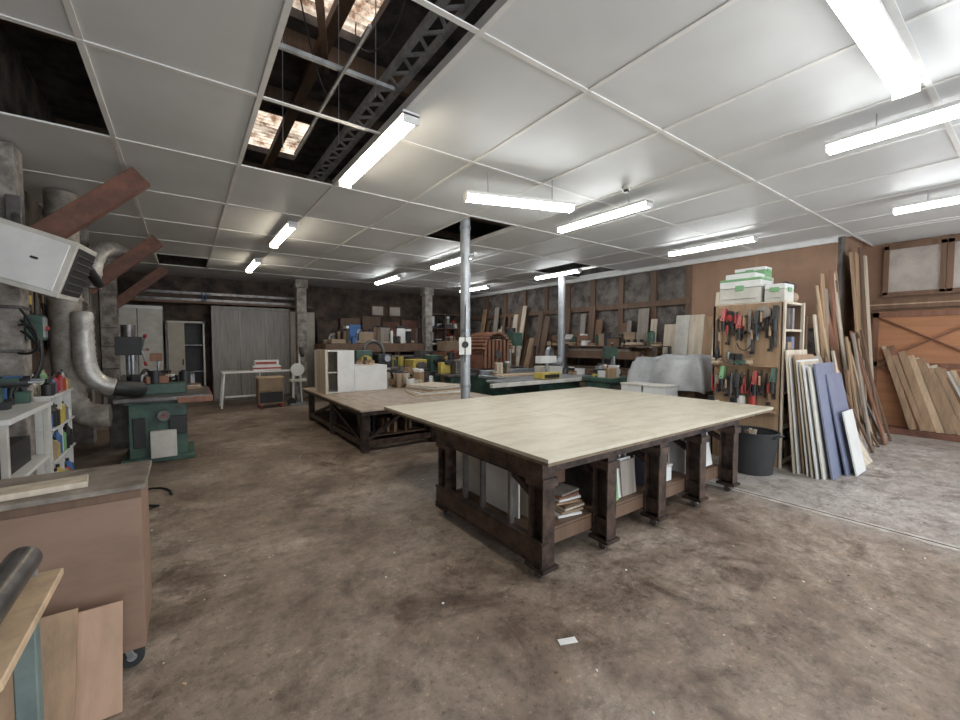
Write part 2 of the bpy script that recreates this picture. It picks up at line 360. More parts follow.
bay(2.68,3.22,.264,15,.22,.42,['oak','walnut','greywood','white','iron','palewood','card']); bay(3.38,3.92,.264,15,.2,.44,['white','oak','bluegrey','palewood','walnut','greywood']); bay(4.08,4.62,.264,13,.28,.44,['white','palewood','oak','offwhite','white','bluegrey'])
for k in range(8): b.rot((2.42+.01*(k%3),2.35,.272+k*.02),(.22,.5-.02*k,.017),['white','card','palewood','walnut','oak','white','redwood','greywood'][k],(0,0,.1*(k%4)-.2))
b.box(2.31,2.52,2.3,2.75,.45,.62,'walnut')
b.done(.001)
b=B('leaning_panel_offcut')
b.rot((3.05,2.14,.42),(.3,.012,.33),'white',(-.12,0,0)).rot((3.12,2.12,.42),(.2,.012,.3),'greywood',(-.1,0,0)).rot((2.93,2.11,.4),(.05,.012,.28),'ltgreen',(-.1,0,.0)).rot((2.8,2.13,.43),(.16,.012,.36),'oak',(-.1,0,.0)).done(.001)
b=B('leaning_panel_offcut')
b.rot((4.44,2.12,.48),(.28,.012,.4),'white',(-.18,0,0)).rot((4.3,2.1,.46),(.14,.012,.34),'palewood',(-.14,0,0)).rot((4.15,2.1,.44),(.1,.012,.3),'walnut',(-.14,0,0)).done(.001)
b=B('white_storage_box')
b.box(3.5,3.8,2.1,2.17,.264,.4,'white').box(3.49,3.81,2.095,2.18,.4,.425,'offwhite').done(.004)
# ---------------- low table ----------------
t=B('low_work_table')
t.box(1.95,4.4,5.55,9.0,.62,.65,'lowtop').box(1.98,4.37,5.58,8.97,.56,.6195,'rust')
for x in (2.08,3.2,4.28):
    for y in (5.75,7.3,8.8):
        t.box(x-.05,x+.05,y-.05,y+.05,0,.56,'rust')
    t.beam((x,5.75,.12),(x,7.3,.5),.05,.05,'rust'); t.beam((x,8.8,.12),(x,7.3,.5),.05,.05,'rust'); t.box(x-.04,x+.04,5.75,8.8,.08,.16,'rust2')
for y in (5.75,8.8): t.box(2.08,4.28,y-.03,y+.03,.08,.16,'rust2'); 
t.beam((2.08,5.75,.14),(2.7,5.75,.54),.05,.05,'rust').beam((4.28,5.75,.14),(3.6,5.75,.54),.05,.05,'rust')
t.box(2.1,4.25,5.9,8.7,.17,.19,'walnut'); 
t.done(.004)
b=B('low_shelf_offcuts')
for k in range(22):
    h=.3*random.uniform(.5,1); b.rot((2.3+k*.085,6.1+random.random()*.4,.192+h/2),(.04,.5,h),random.choice(['walnut','oak','redwood','iron','black']),(0,0,0))
b.done(.001)
b=B('white_carcass_cabinet')
b.box(2.1,2.12,7.75,8.6,.65,1.42,'white').box(2.12,2.62,8.58,8.6,.65,1.42,'palewood').box(2.6,2.62,7.75,8.6,.65,1.42,'white').box(2.1,2.62,7.75,8.6,1.42,1.44,'white').box(2.12,2.6,7.76,8.6,.65,.67,'white')
b.box(2.3,2.32,7.74,7.76,.65,1.42,'white').box(2.12,2.6,7.78,8.58,1.02,1.035,'white').box(2.31,2.6,7.745,7.76,.67,1.42,'white')
b.box(2.04,2.09,7.6,8.2,.65,1.46,'palewood')
b.box(2.64,3.3,7.8,8.5,.65,.67,'white').box(2.64,3.3,7.8,7.82,.67,1.12,'white').box(2.64,3.3,8.48,8.5,.67,1.12,'white').box(3.28,3.3,7.82,8.48,.67,1.12,'offwhite').box(2.64,3.3,7.8,8.5,1.12,1.14,'white')
b.done(.002)
b=B('bench_clutter').clutter(2.7,3.25,7.85,8.45,1.14,5,PAL,.1,.2).done(.003)
b=B('bench_clutter').clutter(3.5,4.35,7.55,8.95,.65,55,PAL,.42,.28).done(.004)
b=B('stacked_sheet_offcuts')
for k in range(6): b.rot((3.75+.03*k,6.7+.05*k,.661+k*.022),(.9-.04*k,.8,.018),['pine','white','palewood','oak','offwhite','palewood'][k],(0,0,.1*k-.2))
b.done(.001)
b=B('dust_extraction_pipe')
b.cyl((3.5,5.25,0),(3.5,5.25,4.3),.075,'duct',n=24)
for z in (.9,1.75,2.6,3.3): b.cyl((3.5,5.25,z),(3.5,5.25,z+.05),.084,'steel',n=24)
b.cyl((3.5,5.25,0),(3.5,5.25,.03),.14,'steel',n=24)
b.tube(bez((3.5,5.25,2.3),(3.44,5.15,2.2),(3.42,5.14,1.7),(3.43,5.15,1.3)),.008,'black',8)
b.done(0)
b=B('round_notice_sign')
b.rot((3.43,5.15,1.54),(.18,.006,.26),'white',(0,0,-.6)).cyl((3.428,5.145,1.56),(3.425,5.14,1.56),.05,'black').rot((3.46,5.19,1.54),(.05,.05,.06),'steel',(0,0,-.6))
b.done(0)
b=B('wall_dust_duct')
b.cyl((7.9,7.38,.9),(7.9,7.38,3.38),.09,'duct',n=20).cyl((7.9,7.38,1.75),(7.9,7.38,1.81),.105,'steel').cyl((7.9,7.38,2.6),(7.9,7.38,2.65),.1,'steel')
b.tube(bez((7.9,7.38,1.2),(7.8,7.38,.85),(7.6,7.38,1.2),(7.35,7.38,1.15)),.09,'duct',14)
b.cyl((7.9,7.38,0),(7.9,7.38,.95),.04,'steel')
b.done(0)
# ---------------- machines mid ----------------
b=B('planer_thicknesser')
b.box(4.5,5.6,9.4,10.0,0,.75,'green').box(4.3,6.1,9.35,10.05,.78,.84,'iron').box(4.45,5.7,9.38,10.02,.75,.78,'iron')
b.box(4.7,5.1,9.45,9.95,.84,1.15,'yellow').box(5.2,5.55,9.4,9.9,.84,1.25,'green').box(4.35,4.6,9.3,9.36,.2,.7,'yellow')
b.cyl((4.9,9.3,.98),(4.9,9.45,.98),.12,'iron').cyl((5.36,9.25,1.08),(5.36,9.4,1.08),.1,'black').box(4.7,5.2,9.25,9.39,.55,.65,'yellow')
b.box(5.7,6.05,9.4,9.9,.84,1.0,'iron').cyl((5.8,9.3,.93),(6,9.3,.93),.05,'red')
b.done(.02,2)
b=B('four_sided_moulder')
b.box(3.3,4.2,9.5,10.3,0,.9,'green').box(3.2,4.3,9.4,10.4,.9,.98,'iron').box(3.3,3.7,9.6,10.2,.98,1.4,'green').box(3.8,4.15,9.5,10.1,.98,1.3,'black').cyl((3.5,9.45,1.15),(3.5,9.6,1.15),.13,'yellow').cyl((4.0,9.4,1.2),(4.0,9.5,1.2),.08,'steel').tube(bez((3.6,9.9,1.4),(3.6,9.9,1.7),(4.1,9.9,1.7),(4.1,9.9,1.3)),.045,'iron',12,ribs=True).box(3.35,3.6,9.47,9.5,.4,.7,'yellow')
b.done(.015,2)
b=B('hydraulic_veneer_press')
b.box(3.2,6.0,11.6,12.6,0,.5,'black').box(3.1,6.1,11.5,12.7,.85,1.02,'iron').box(3.1,6.1,11.5,12.7,1.3,1.55,'walnut')
for x in (3.2,4.2,5.2,5.95): b.box(x-.07,x+.07,11.55,12.65,.4,1.55,'rust')
b.cyl((3.2,11.45,1.15),(6,11.45,1.15),.06,'iron')
b.done(.01)
b=B('press_top_clutter').clutter(3.2,6.0,11.6,12.6,1.56,70,['card','oak','white','walnut','redwood','pine','greywood','darkbrown','black','blue'],.6,.45).done(.004)
b=B('stored_material_shelving')
for x in (6.85,7.6,8.35):
    for y in (12.7,13.3): b.box(x,x+.05,y,y+.05,0,2.6,'iron')
for z in (.3,.9,1.5,2.1,2.6): b.box(6.85,8.4,12.7,13.35,z-.03,z,'walnut')
for z in (.3,.9,1.5,2.1): b.clutter(6.95,8.3,12.72,13.3,z,16,['card','oak','white','walnut','black','blue','red','greywood','offwhite'],.45,.35)
b.done(.004)
b=B('floor_standing_machines_and_boxes')
for (x,y,w_,d_,h,m) in [(4.6,10.5,.6,.5,1.1,'green'),(5.4,10.6,.7,.5,1.35,'iron'),(5.3,8.7,.35,.4,1.2,'walnut'),(6.3,10.0,.35,.7,1.3,'brace')]:
    b.box(x,x+w_,y,y+d_,0,h*.8,m).box(x-.04,x+w_+.04,y-.04,y+d_+.04,h*.8,h*.85,'iron').box(x+.1,x+w_-.08,y+.1,y+d_-.1,h*.85,h,m).cyl((x+w_/2,y-.03,h*.6),(x+w_/2,y,h*.6),.07,'black')
    b.clutter(x,x+w_,y,y+d_,h*.85,6,PAL,.35,.2)
b.done(.008)
b=B('ribbed_thicknesser')
b.box(5.7,6.6,7.9,8.6,0,.85,'green').box(5.6,6.7,7.85,8.65,.85,.95,'iron')
for k in range(14):
    a=math.pi*(k+.5)/14
    b.beam((6.15+.42*math.cos(a),7.8,1.4+.42*math.sin(a)),(6.15+.42*math.cos(a),8.6,1.4+.42*math.sin(a)),.11,.05,'redwood')
b.box(5.76,6.54,7.9,8.55,.95,1.65,'brace')
for k in range(7): b.cyl((5.8+.115*k,7.84,.97),(5.8+.115*k,7.84,1.65),.035,'redwood',n=10)
b.cyl((6.15,7.78,1.3),(6.15,7.84,1.3),.1,'iron')
b.done(.008)
b=B('bandsaw_machine')
b.box(4.6,5.05,7.5,7.9,0,.7,'green').box(4.5,5.25,7.4,8.0,.85,.9,'iron').box(4.65,5.0,7.55,7.85,.7,.85,'green').cyl((4.7,7.7,1.15),(4.7,7.8,1.15),.06,'black').box(4.56,4.8,7.8,7.95,.9,1.15,'yellow').box(4.82,5.1,7.6,7.85,.9,1.2,'iron')
b.done(.012,2)
b=B('sliding_table_saw')
b.box(5.7,6.9,5.9,6.9,0,.78,'green').box(5.2,7.2,5.7,7.3,.82,.88,'steel').box(5.5,7.0,5.85,7.0,.78,.82,'iron')
b.box(4.6,5.2,5.75,6.2,.84,.88,'steel').box(4.3,7.2,5.6,5.69,.80,.87,'offwhite').beam((4.7,5.9,.84),(5.8,6.2,.3),.05,.05,'green')
b.box(5.55,6.05,5.66,5.9,.885,1.0,'yellow').box(5.6,6.0,5.64,5.66,.9,.97,'black').box(6.5,6.9,6.4,6.9,.88,1.05,'offwhite')
b.box(5.2,7.2,7.2,7.24,.88,.98,'steel').cyl((5.7,5.85,.5),(5.7,5.6,.5),.12,'iron')
b.tube(bez((6.6,6.6,1.05),(6.6,6.6,1.5),(7.0,6.9,1.6),(7.1,6.9,1.2)),.05,'steel',10)
b.cyl((6.3,6.3,.88),(6.3,6.3,1.2),.03,'steel').box(6.05,6.5,6.2,6.4,1.15,1.3,'white')
b.done(.008)
b=B('long_timber_boards')
for k in range(3): b.rot((5.88+.02*k,6.6+.14*k,.897+.0),(1.2,.12,.03),['pine','palewood','oak','pine'][k],(0,0,.0))
b.done(.002)
b=B('saw_table_clutter').clutter(5.3,6.0,7.0,7.18,.88,7,PAL,.3,.15).clutter(6.95,7.18,5.8,6.8,.88,7,['black','oak','red','white','iron'],.3,.18).done(.003)
b=B('green_workbench')
b.box(6.55,7.5,4.85,5.55,.82,.9,'green').box(6.6,7.45,4.9,5.5,.5,.82,'green')
for x in (6.6,7.4):
    for y in (4.9,5.45): b.box(x,x+.07,y,y+.07,0,.82,'green')
b.box(6.6,7.45,4.9,5.5,.15,.19,'green').box(6.65,7.0,4.88,4.9,.6,.75,'iron').cyl((7.4,5.45,.9),(7.4,5.45,1.5),.03,'steel').box(7.2,7.45,5.35,5.5,1.25,1.5,'green').cyl((7.25,5.3,1.1),(7.25,5.3,1.3),.03,'steel')
b.done(.006)
b=B('bench_clutter').clutter(6.6,7.2,4.9,5.5,.9,20,PAL,.28,.2).done(.004)
b=B('fire_extinguisher')
X=8.98;Y=6.72
b.cyl((X,Y,1.15),(X,Y,1.65),.09,'red').cyl((X,Y,1.65),(X,Y,1.73),.09,'red',r2=.03).cyl((X,Y,1.73),(X,Y,1.8),.03,'black').box(X-.1,X+.1,Y-.02,Y+.02,1.79,1.83,'black').box(X+.06,9.13,Y-.05,Y+.05,1.3,1.4,'steel')
b.tube(bez((X,Y,1.78),(X-.15,Y,1.75),(X-.13,Y,1.4),(X-.11,Y,1.25)),.012,'black',8)
b.done(0)
b=B('timber_crate_pile')
for (x,y,z,w_,d_,h,m) in [(7.5,9.3,0,.8,.8,.8,'walnut'),(6.7,9.8,0,.7,.6,1.1,'oak'),(6.6,11.0,0,1.2,.9,1.3,'redwood'),(7.45,9.35,.8,.6,.5,.5,'walnut'),(6.7,9.85,1.1,.5,.4,.25,'white'),(6.7,11.1,1.3,.9,.6,.35,'card')]:
    b.box(x,x+w_,y,y+d_,z,z+h-.02,m)
    for k in range(4): b.box(x-.012,x,y,y+d_,z+h*k/4+.02,z+h*(k+1)/4-.02,m); b.box(x,x+w_,y-.012,y,z+h*k/4+.02,z+h*(k+1)/4-.02,m)
b.done(.004)
b=B('drill_press'); x,y=7.2,8.6
b.cyl((x,y,0),(x,y,1.9),.05,'steel').box(x-.25,x+.25,y-.25,y+.2,0,.06,'green').box(x-.2,x+.2,y-.35,y+.15,.9,.95,'iron').box(x-.14,x+.14,y-.35,y+.2,1.5,1.85,'green').cyl((x,y-.28,1.2),(x,y-.28,1.5),.035,'steel').cyl((x,y,1.85),(x,y,1.98),.15,'black')
for a in (0,2.1,4.2): b.cyl((x+.14,y-.2,1.6),(x+.18,y-.2+.2*math.cos(a),1.6+.2*math.sin(a)),.01,'steel',n=8)
b.done(.01)
# ---------------- right side clutter ----------------
def sheet(name,x0,x1,y0,y1,z0,top,m):
    n=28; vs=[];fs=[]
    for i in range(n+1):
        for j in range(n+1):
            u=i/n; v=j/n; x=x0+(x1-x0)*u; y=y0+(y1-y0)*v
            e=min(u,1-u,v,1-v); h=top*min(1,(e/.1)**.5 if e>0 else 0)
            z=z0+h*(.82+.18*math.sin(4*u+3*v))+.018*math.sin(11*u+7*v)+.01*math.sin(17*v-10*u)+.02*abs(math.sin(9*(u+v)))+.02*abs(math.sin(7*(u-v)+1))
            vs.append((x+.03*math.sin(11*v),y+.03*math.sin(13*u),max(z,z0)))
    for i in range(n):
        for j in range(n): a=i*(n+1)+j; fs.append((a,a+1,a+n+2,a+n+1))
    b=B(name); b.poly(vs,fs,m,True); return b
b=sheet('plastic_covered_stack',6.3,7.7,3.0,4.35,.8,.58,'tarp')
b.box(6.4,7.55,3.15,4.25,0,.55,'card').box(6.42,7.5,3.2,4.2,.55,.9,'walnut'); b.done(0)
b=B('plastic_storage_bins')
for k,(x,y) in enumerate([(6.05,3.55),(6.05,3.95)]): b.box(x-.2,x+.18,y-.18,y+.18,0,.7,'card').box(x-.2,x+.18,y-.18,y+.18,.7,.9,'white').box(x-.21,x+.19,y-.19,y+.19,.9,.93,'offwhite')
b.done(.004)
RX=6.05
b=B('tool_storage_rack')
b.box(RX,RX+.03,1.95,2.78,0,2.1,'oak').box(RX,RX+.7,2.75,2.78,0,2.1,'walnut').box(RX+.67,RX+.7,1.95,2.78,0,2.1,'walnut')
for z in (.05,.5,.95,1.4,1.75,2.1): b.box(RX+.02,RX+.7,1.95,2.76,z-.015,z+.015,'palewood')
b.box(RX,RX+.04,1.93,1.97,0,2.12,'palewood').box(RX+.66,RX+.7,1.93,1.97,0,2.12,'palewood')
b.box(RX-.012,RX,1.98,2.75,.75,2.08,'oak').box(RX-.10,RX,1.98,2.75,.70,.72,'oak').box(RX-.08,RX,1.98,2.75,1.28,1.295,'oak')
b.done(.003)
b=B('hanging_clamps_and_tools')
for row,(zt,hm) in enumerate([(2.02,.6),(1.24,.48)]):
  for k in range(15):
    y=2.01+k*.05; z=zt-.05*(k%3); h=random.uniform(.22,hm)
    m=random.choice(['black','steel','iron','black','oak','black','greywood','iron'])
    b.beam((RX-.035,y,z),(RX-.035,y,z-h),.014,random.uniform(.018,.04),m)
    if k%2: b.box(RX-.10,RX-.03,y-.012,y+.012,z-.05,z-.02,'iron').box(RX-.11,RX-.03,y-.015,y+.015,z-h,z-h+.035,'black').cyl((RX-.09,y,z-h*.6),(RX-.09,y,z-h*.6+.12),.014,random.choice(['red','oak','black','oak']),n=10)
    elif k%4==0: b.rot((RX-.07,y,z-.06),(.07,.05,.18),random.choice(['green','black','red','ltgreen']),(0,.3,0)).cyl((RX-.1,y,z-.1),(RX-.1,y,z-.28),.025,'black')
b.cyl((RX-.06,2.15,1.98),(RX-.02,2.15,1.98),.08,'greywood').cyl((RX-.06,2.55,1.92),(RX-.02,2.55,1.92),.1,'black').cyl((RX-.07,2.55,1.92),(RX-.06,2.55,1.92),.045,'red')
for k in range(26): b.tube([(RX-.09+.01*(k%2),2.35+.09*math.cos(t*.5),1.62+.13*math.sin(t*.5)) for t in range(13)],.006,'black',6) if k in (3,8) else None
b.clutter(RX-.09,RX-.01,2.0,2.74,1.3,9,['red','white','black','iron','green'],.16,.07)
for k in range(5):
    y=2.1+k*.14; b.tube(bez((RX-.03,y,1.2),(RX-.1,y+.02,.9),(RX-.1,y+.1,.8),(RX-.03,y+.1,1.15)),.01,random.choice(['black','red','black']),8)
b.cyl((RX-.06,2.24,.722),(RX-.06,2.24,.95),.04,'red').cyl((RX-.06,2.24,.95),(RX-.06,2.24,1.0),.015,'black')
b.clutter(RX-.09,RX-.01,2.35,2.74,.722,6,['red','white','offwhite','iron','green'],.2,.08)
b.done(0)
b=B('shelf_contents')
for z in (.067,.517,.967,1.417,1.767):
    x=RX+.08
    while x<RX+.56:
        w_=random.uniform(.06,.16); h=random.uniform(.12,.33)
        if z>1.4: h=min(h,.28)
        b.box(x,min(x+w_-.01,RX+.64),2.0,2.2+random.random()*.2,z,z+h,random.choice(['card','white','black','iron','offwhite','oak','walnut','steel','bluegrey'])); x+=w_
b.done(.004)
def case(b,x0,x1,y0,y1,z0,h,m,lid):
    b.box(x0,x1,y0,y1,z0,z0+h*.68,m).box(x0,x1,y0,y1,z0+h*.7,z0+h,lid)
    b.box(x0-.012,x0,(y0+y1)/2-.05,(y0+y1)/2+.05,z0+h*.55,z0+h*.8,'ltgreen'); b.box(x0-.02,x0,y0+.05,y1-.05,z0+h*.2,z0+h*.23,'offwhite')
    b.box((x0+x1)/2-.06,(x0+x1)/2+.06,y0-.012,y0,z0+h*.55,z0+h*.8,'ltgreen')
b=B('power_tool_case'); case(b,RX+.03,RX+.4,2.22,2.72,2.118,.3,'offwhite','white'); b.box(RX+.03,RX+.4,2.22,2.72,2.42,2.45,'ltgreen').box(RX+.06,RX+.38,2.3,2.66,2.45,2.52,'white').done(.01,2)
b=B('power_tool_case'); case(b,RX+.42,RX+.68,2.3,2.72,2.118,.38,'white','offwhite'); case(b,RX+.43,RX+.67,2.32,2.7,2.5,.14,'ltgreen','white'); b.done(.01,2)
b=B('power_tool_case'); case(b,RX+.05,RX+.36,1.96,2.18,2.118,.22,'offwhite','white'); b.done(.01,2)
b=B('tool_roll_bag'); b.cyl((RX+.42,2.08,2.2),(RX+.68,2.08,2.2),.08,'card').cyl((RX+.42,2.08,2.34),(RX+.62,2.08,2.34),.06,'black').done(.005)
b=B('black_rubber_bucket')
b.cyl((5.68,2.12,0),(5.68,2.12,.5),.22,'rubber',r2=.28,n=28,caps=False).cyl((5.68,2.12,.012),(5.68,2.12,.5),.21,'rubber',r2=.268,n=28,caps=False)
ring=[(5.68+.275*math.cos(t*math.pi/14),2.12+.275*math.sin(t*math.pi/14),.5) for t in range(29)]
b.tube(ring,.013,'rubber',8); b.cyl((5.68,2.12,0),(5.68,2.12,.015),.22,'rubber',n=28)
b.tube(bez((5.58,1.86,.46),(5.6,1.78,.5),(5.76,1.78,.5),(5.78,1.86,.46)),.012,'rubber',8)
for k in range(6): b.rot((5.62+.02*k,2.1+.03*(k%3),.32),(.03,.05,.4),random.choice(['white','oak','palewood']),(.2*(k%3-1),.12*(k%4-1.5),.4*k))
b.done(0)
def lean(name,items):
    b=B(name)
    for (x0,x1,yb,yt,h,t,m) in items:
        L=math.sqrt(h*h+(yt-yb)**2)
        d=Vector((0,(yt-yb),h)).normalized(); n=Vector((0,-d.z,d.y))
        vs=[]
        for x in(x0,x1):
            for off in(0,1):
                for l in(0,L): vs.append(Vector((x,yb,0.0))+d*l+n*(off*t))
        mz=min(v.z for v in vs)
        for v in vs: v.z-=mz
        b.poly(vs,[(0,1,3,2),(4,6,7,5),(0,4,5,1),(2,3,7,6),(0,2,6,4),(1,5,7,3)],m)
    return b.done(.001)
lean('leaning_panel_stack',[
 (5.98,6.7,1.78,1.90,1.5,.018,'palewood'),(6.0,6.62,1.74,1.87,1.42,.018,'white'),(6.02,6.7,1.69,1.83,1.44,.018,'oak'),
 (5.98,6.75,1.64,1.79,1.38,.018,'white'),(5.95,6.6,1.59,1.75,1.36,.02,'palewood'),(5.93,6.55,1.54,1.71,1.32,.018,'white'),
 (5.96,6.5,1.49,1.67,1.3,.018,'offwhite'),(6.05,6.75,1.43,1.64,1.34,.02,'bluegrey'),(6.35,6.95,1.37,1.6,1.2,.018,'bluegrey'),(6.45,6.85,1.3,1.45,.75,.016,'white')])
lean('leaning_panel_stack',[(6.85,7.45,1.5,1.95,1.4,.018,'greywood'),(6.95,7.5,1.42,1.9,1.2,.018,'bluegrey'),(7.0,7.4,1.34,1.8,.9,.018,'palewood')])
it=[]; x=9.22
while x<10.1:
    w_=random.uniform(.1,.24); yt=2.12; it.append((x,x+w_-.01,yt-random.uniform(.2,.4),yt-.05-random.random()*.05,random.uniform(2.85,3.32),.03,random.choice(['oak','palewood','walnut','pine','redwood','oak','oak']))); x+=w_*.65
lean('tall_leaning_timber_boards',it)
it=[]; x=7.9
while x<9.05:
    w_=random.uniform(.08,.22); it.append((x,x+w_-.01,random.uniform(1.75,2.0),2.15+random.random()*.05,random.uniform(1.9,2.8),.025,random.choice(['oak','palewood','walnut','pine','redwood','greywood','oak']))); x+=w_*.5
x=7.5
while x<9.2:
    w_=random.uniform(.07,.16); it.append((x,x+w_-.01,random.uniform(1.45,1.7),random.uniform(1.8,1.95),random.uniform(.9,1.8),.025,random.choice(['oak','palewood','walnut','pine','redwood','greywood','oak']))); x+=w_*.6
lean('tall_leaning_timber_boards',it)
b=B('timber_board_rack')
b.box(7.85,9.1,2.22,2.28,1.35,1.42,'walnut').box(7.85,7.92,2.22,2.3,0,2.0,'walnut').box(9.03,9.1,2.22,2.3,0,2.0,'walnut').box(7.85,9.1,2.22,2.28,.4,.47,'walnut').done(.003)
b=B('timber_strip_rack')
y=1.65; k=0
while y>-.9:
    w_=random.uniform(.05,.11); h=1.5-.5*(1.65-y)+random.uniform(-.14,.1); h=max(h,.35)
    b.beam((10.12-.03*(k%2),y-.3,.1),(10.33-.03*(k%2),y+.12,h),w_,.025,random.choice(['oak','palewood','walnut','pine','redwood','white','oak','palewood','walnut']),up=(1,0,0)); y-=w_*.62; k+=1
b.box(9.98,10.06,-1.2,1.75,0,.1,'brace').box(9.98,10.35,-1.2,-1.1,0,.1,'brace')
b.done(.001)
b=B('orange_plywood_door')
b.box(10.44,10.46,-1.0,1.95,0,2.15,'orange')
for z in (.0,1.15,2.05): b.box(10.41,10.44,-1.0,1.95,z,z+.09,'redwood')
for y in (-1.0,.45,1.86): b.box(10.41,10.44,y,y+.09,.0,2.15,'redwood')
b.beam((10.405,.5,.2),(10.405,1.85,1.15),.02,.07,'redwood',up=(1,0,0)).beam((10.405,1.85,1.25),(10.405,.5,2.05),.02,.07,'redwood',up=(1,0,0)).beam((10.405,-.9,.2),(10.405,.4,1.15),.02,.07,'redwood',up=(1,0,0)).beam((10.405,-.9,2.05),(10.405,.4,1.25),.02,.07,'redwood',up=(1,0,0)).beam((10.405,.5,1.25),(10.405,1.85,2.05),.02,.07,'redwood',up=(1,0,0))
b.done(.002)
b=B('wall_leaning_planks')
y=2.75
while y<4.9:
    w_=random.uniform(.16,.34); h=random.uniform(2.1,2.75)
    b.beam((8.75+random.random()*.1,y,.0),(9.06,y,h),.03 ,w_-.01,random.choice(['palewood','pine','palewood','oak','offwhite','palewood']),up=(0,1,0)); y+=w_
b.done(.001)
b=B('wall_leaning_planks'); y=5.1
while y<8.6:
    w_=random.uniform(.1,.3); h=random.uniform(1.8,2.9)
    if not (6.45<y<6.95): b.beam((8.83,y,.0),(9.08,y,h),.03 ,w_,random.choice(['walnut','greywood','oak','walnut','palewood','frame','greywood','white' if y<5.6 else 'walnut']),up=(0,1,0))
    y+=w_+random.choice([0.01,.01,.12])
b.done(.001)
b=B('wall_leaning_planks'); y=8.9
while y<12.6:
    w_=random.uniform(.08,.25)
    b.beam((8.5+random.random()*.2,y,.0),(9.05,y,random.uniform(1.6,2.9)),.03 ,w_-.01,random.choice(['oak','walnut','walnut','redwood','greywood','palewood','walnut']),up=(0,1,0)); y+=w_*1.0
b.done(.001)
b=B('timber_storage_shelf')
for y in (4.9,6.2,7.4,8.6): b.box(8.1,8.16,y,y+.06,0,1.5,'iron').box(8.7,8.76,y,y+.06,0,1.5,'iron')
for z in (.3,.8,1.2): b.box(8.1,8.76,4.9,8.66,z,z+.03,'walnut')
for z in (.33,.83,1.23):
    for k in range(6): b.box(8.12+k*.1,8.2+k*.1,5.1+random.random()*.5,8.5-random.random(),z,z+random.uniform(.08,.26),random.choice(['oak','walnut','walnut','palewood','greywood']))
b.box(8.1,8.76,4.9,8.66,1.49,1.51,'walnut').clutter(8.15,8.7,5.0,8.5,1.51,44,['walnut','oak','black','iron','card','greywood','white','green','redwood'],.42,.3)
b.done(.002)
# ---------------- back of room ----------------
b=B('grey_sliding_cabinet')
b.box(.6,2.55,13.25,13.85,0,2.55,'greypanel')
for x in (.6,1.25,1.9,2.53): b.box(x,x+.02,13.235,13.25,.05,2.52,'iron')
b.box(.6,2.55,13.22,13.26,2.5,2.58,'greypanel').box(.6,2.55,13.22,13.26,0,.06,'iron').box(2.56,3.25,13.2,13.85,0,2.5,'beigepanel').box(2.9,2.91,13.19,13.2,.02,2.48,'walnut')
b.done(.003)
b=B('metal_locker')
b.box(-.4,-.36,13.3,13.85,0,2.15,'offwhite').box(.4,.44,13.3,13.85,0,2.15,'offwhite').box(-.4,.44,13.3,13.85,2.1,2.15,'offwhite').box(-.36,.4,13.8,13.85,0,2.1,'black').box(-.4,.44,13.3,13.85,0,.05,'offwhite')
b.box(-.36,-.0,13.28,13.3,.05,2.1,'beigepanel').box(-.36,-.34,13.2,13.28,.05,2.1,'iron').box(-.06,-.03,13.26,13.28,1.0,1.15,'black').box(0,.4,13.35,13.8,1.5,1.53,'iron').box(0,.4,13.35,13.8,.8,.83,'iron')
b.done(.003)
b=B('white_wall_cupboard'); b.box(-1.45,-.45,13.35,13.85,0,2.5,'offwhite').box(-.96,-.94,13.34,13.35,.05,2.45,'iron').box(-1.0,-.98,13.31,13.35,1.1,1.25,'steel').box(-1.46,-.44,13.33,13.36,2.44,2.52,'white').done(.003)
for (x,y) in [(2.75,12.7),(6.6,12.2)]:
    b=B('concrete_column'); b.box(x-.13,x+.13,y-.13,y+.13,0,CE-.02,'conc').box(x-.17,x+.17,y-.17,y+.17,CE-.25,CE-.015,'conc').done(.01)
b=B('mezzanine_timber_stack')
b.box(-1.4,3.2,13.2,13.8,2.62,2.68,'walnut')
for k in range(14): 
    z=2.68+(k%3)*.09; b.box(-1.3+.2*(k%4),2.6+.1*(k%5),13.25+.035*k,13.28+.035*k,z,z+.07,random.choice(['walnut','darkbrown','walnut','iron','darkbrown']))
b.tube(bez((.4,13.2,2.9),(.4,13.1,2.6),(.5,13.1,2.6),(.5,13.2,2.9)),.012,'blue',8)
b.done(0)
b=B('brown_panel_stack')
for k in range(8): b.box(3.4+k*.72,4.05+k*.72,13.5-.02*(k%3),13.54,0,2.3+.08*(k%3),random.choice(['walnut','walnut','frame','darkbrown','brace']))
b.done(.002)
b=B('mobile_saw_stand')
b.box(.7,1.55,11.5,12.1,.84,.88,'white')
for p in ((.75,11.55),(1.5,11.55),(.75,12.05),(1.5,12.05)): b.beam((p[0],p[1],.84),(p[0]+(-.07 if p[0]<1 else .07),p[1],0),.04,.04,'white')
b.box(.75,1.5,11.54,11.57,.25,.29,'white').box(1.55,2.4,11.5,11.9,.84,.87,'white').beam((2.3,11.6,.84),(2.45,11.6,0),.03,.03,'steel').beam((2.3,11.8,.84),(2.45,11.8,0),.03,.03,'steel')
b.done(.003)
b=B('cardboard_tool_box'); b.box(1.35,2.0,11.55,11.85,.88,1.0,'white').box(1.4,1.95,11.57,11.83,1.0,1.14,'white').box(1.35,2.0,11.54,11.55,.92,.96,'red').box(1.42,1.9,11.56,11.57,1.04,1.1,'red').done(.004)
b=B('rolling_tool_trolley')
b.box(1.4,1.95,11.0,11.4,.1,.72,'oak').box(1.38,1.97,10.98,11.42,.72,.75,'pine').box(1.42,1.93,10.985,11,.42,.7,'card').box(1.42,1.93,10.985,11,.13,.39,'black')
for x in (1.45,1.9):
    for y in (11.05,11.35): b.cyl((x-.02,y,.06),(x+.02,y,.06),.06,'red'); 
b.done(.004)
b=B('white_mitre_saw')
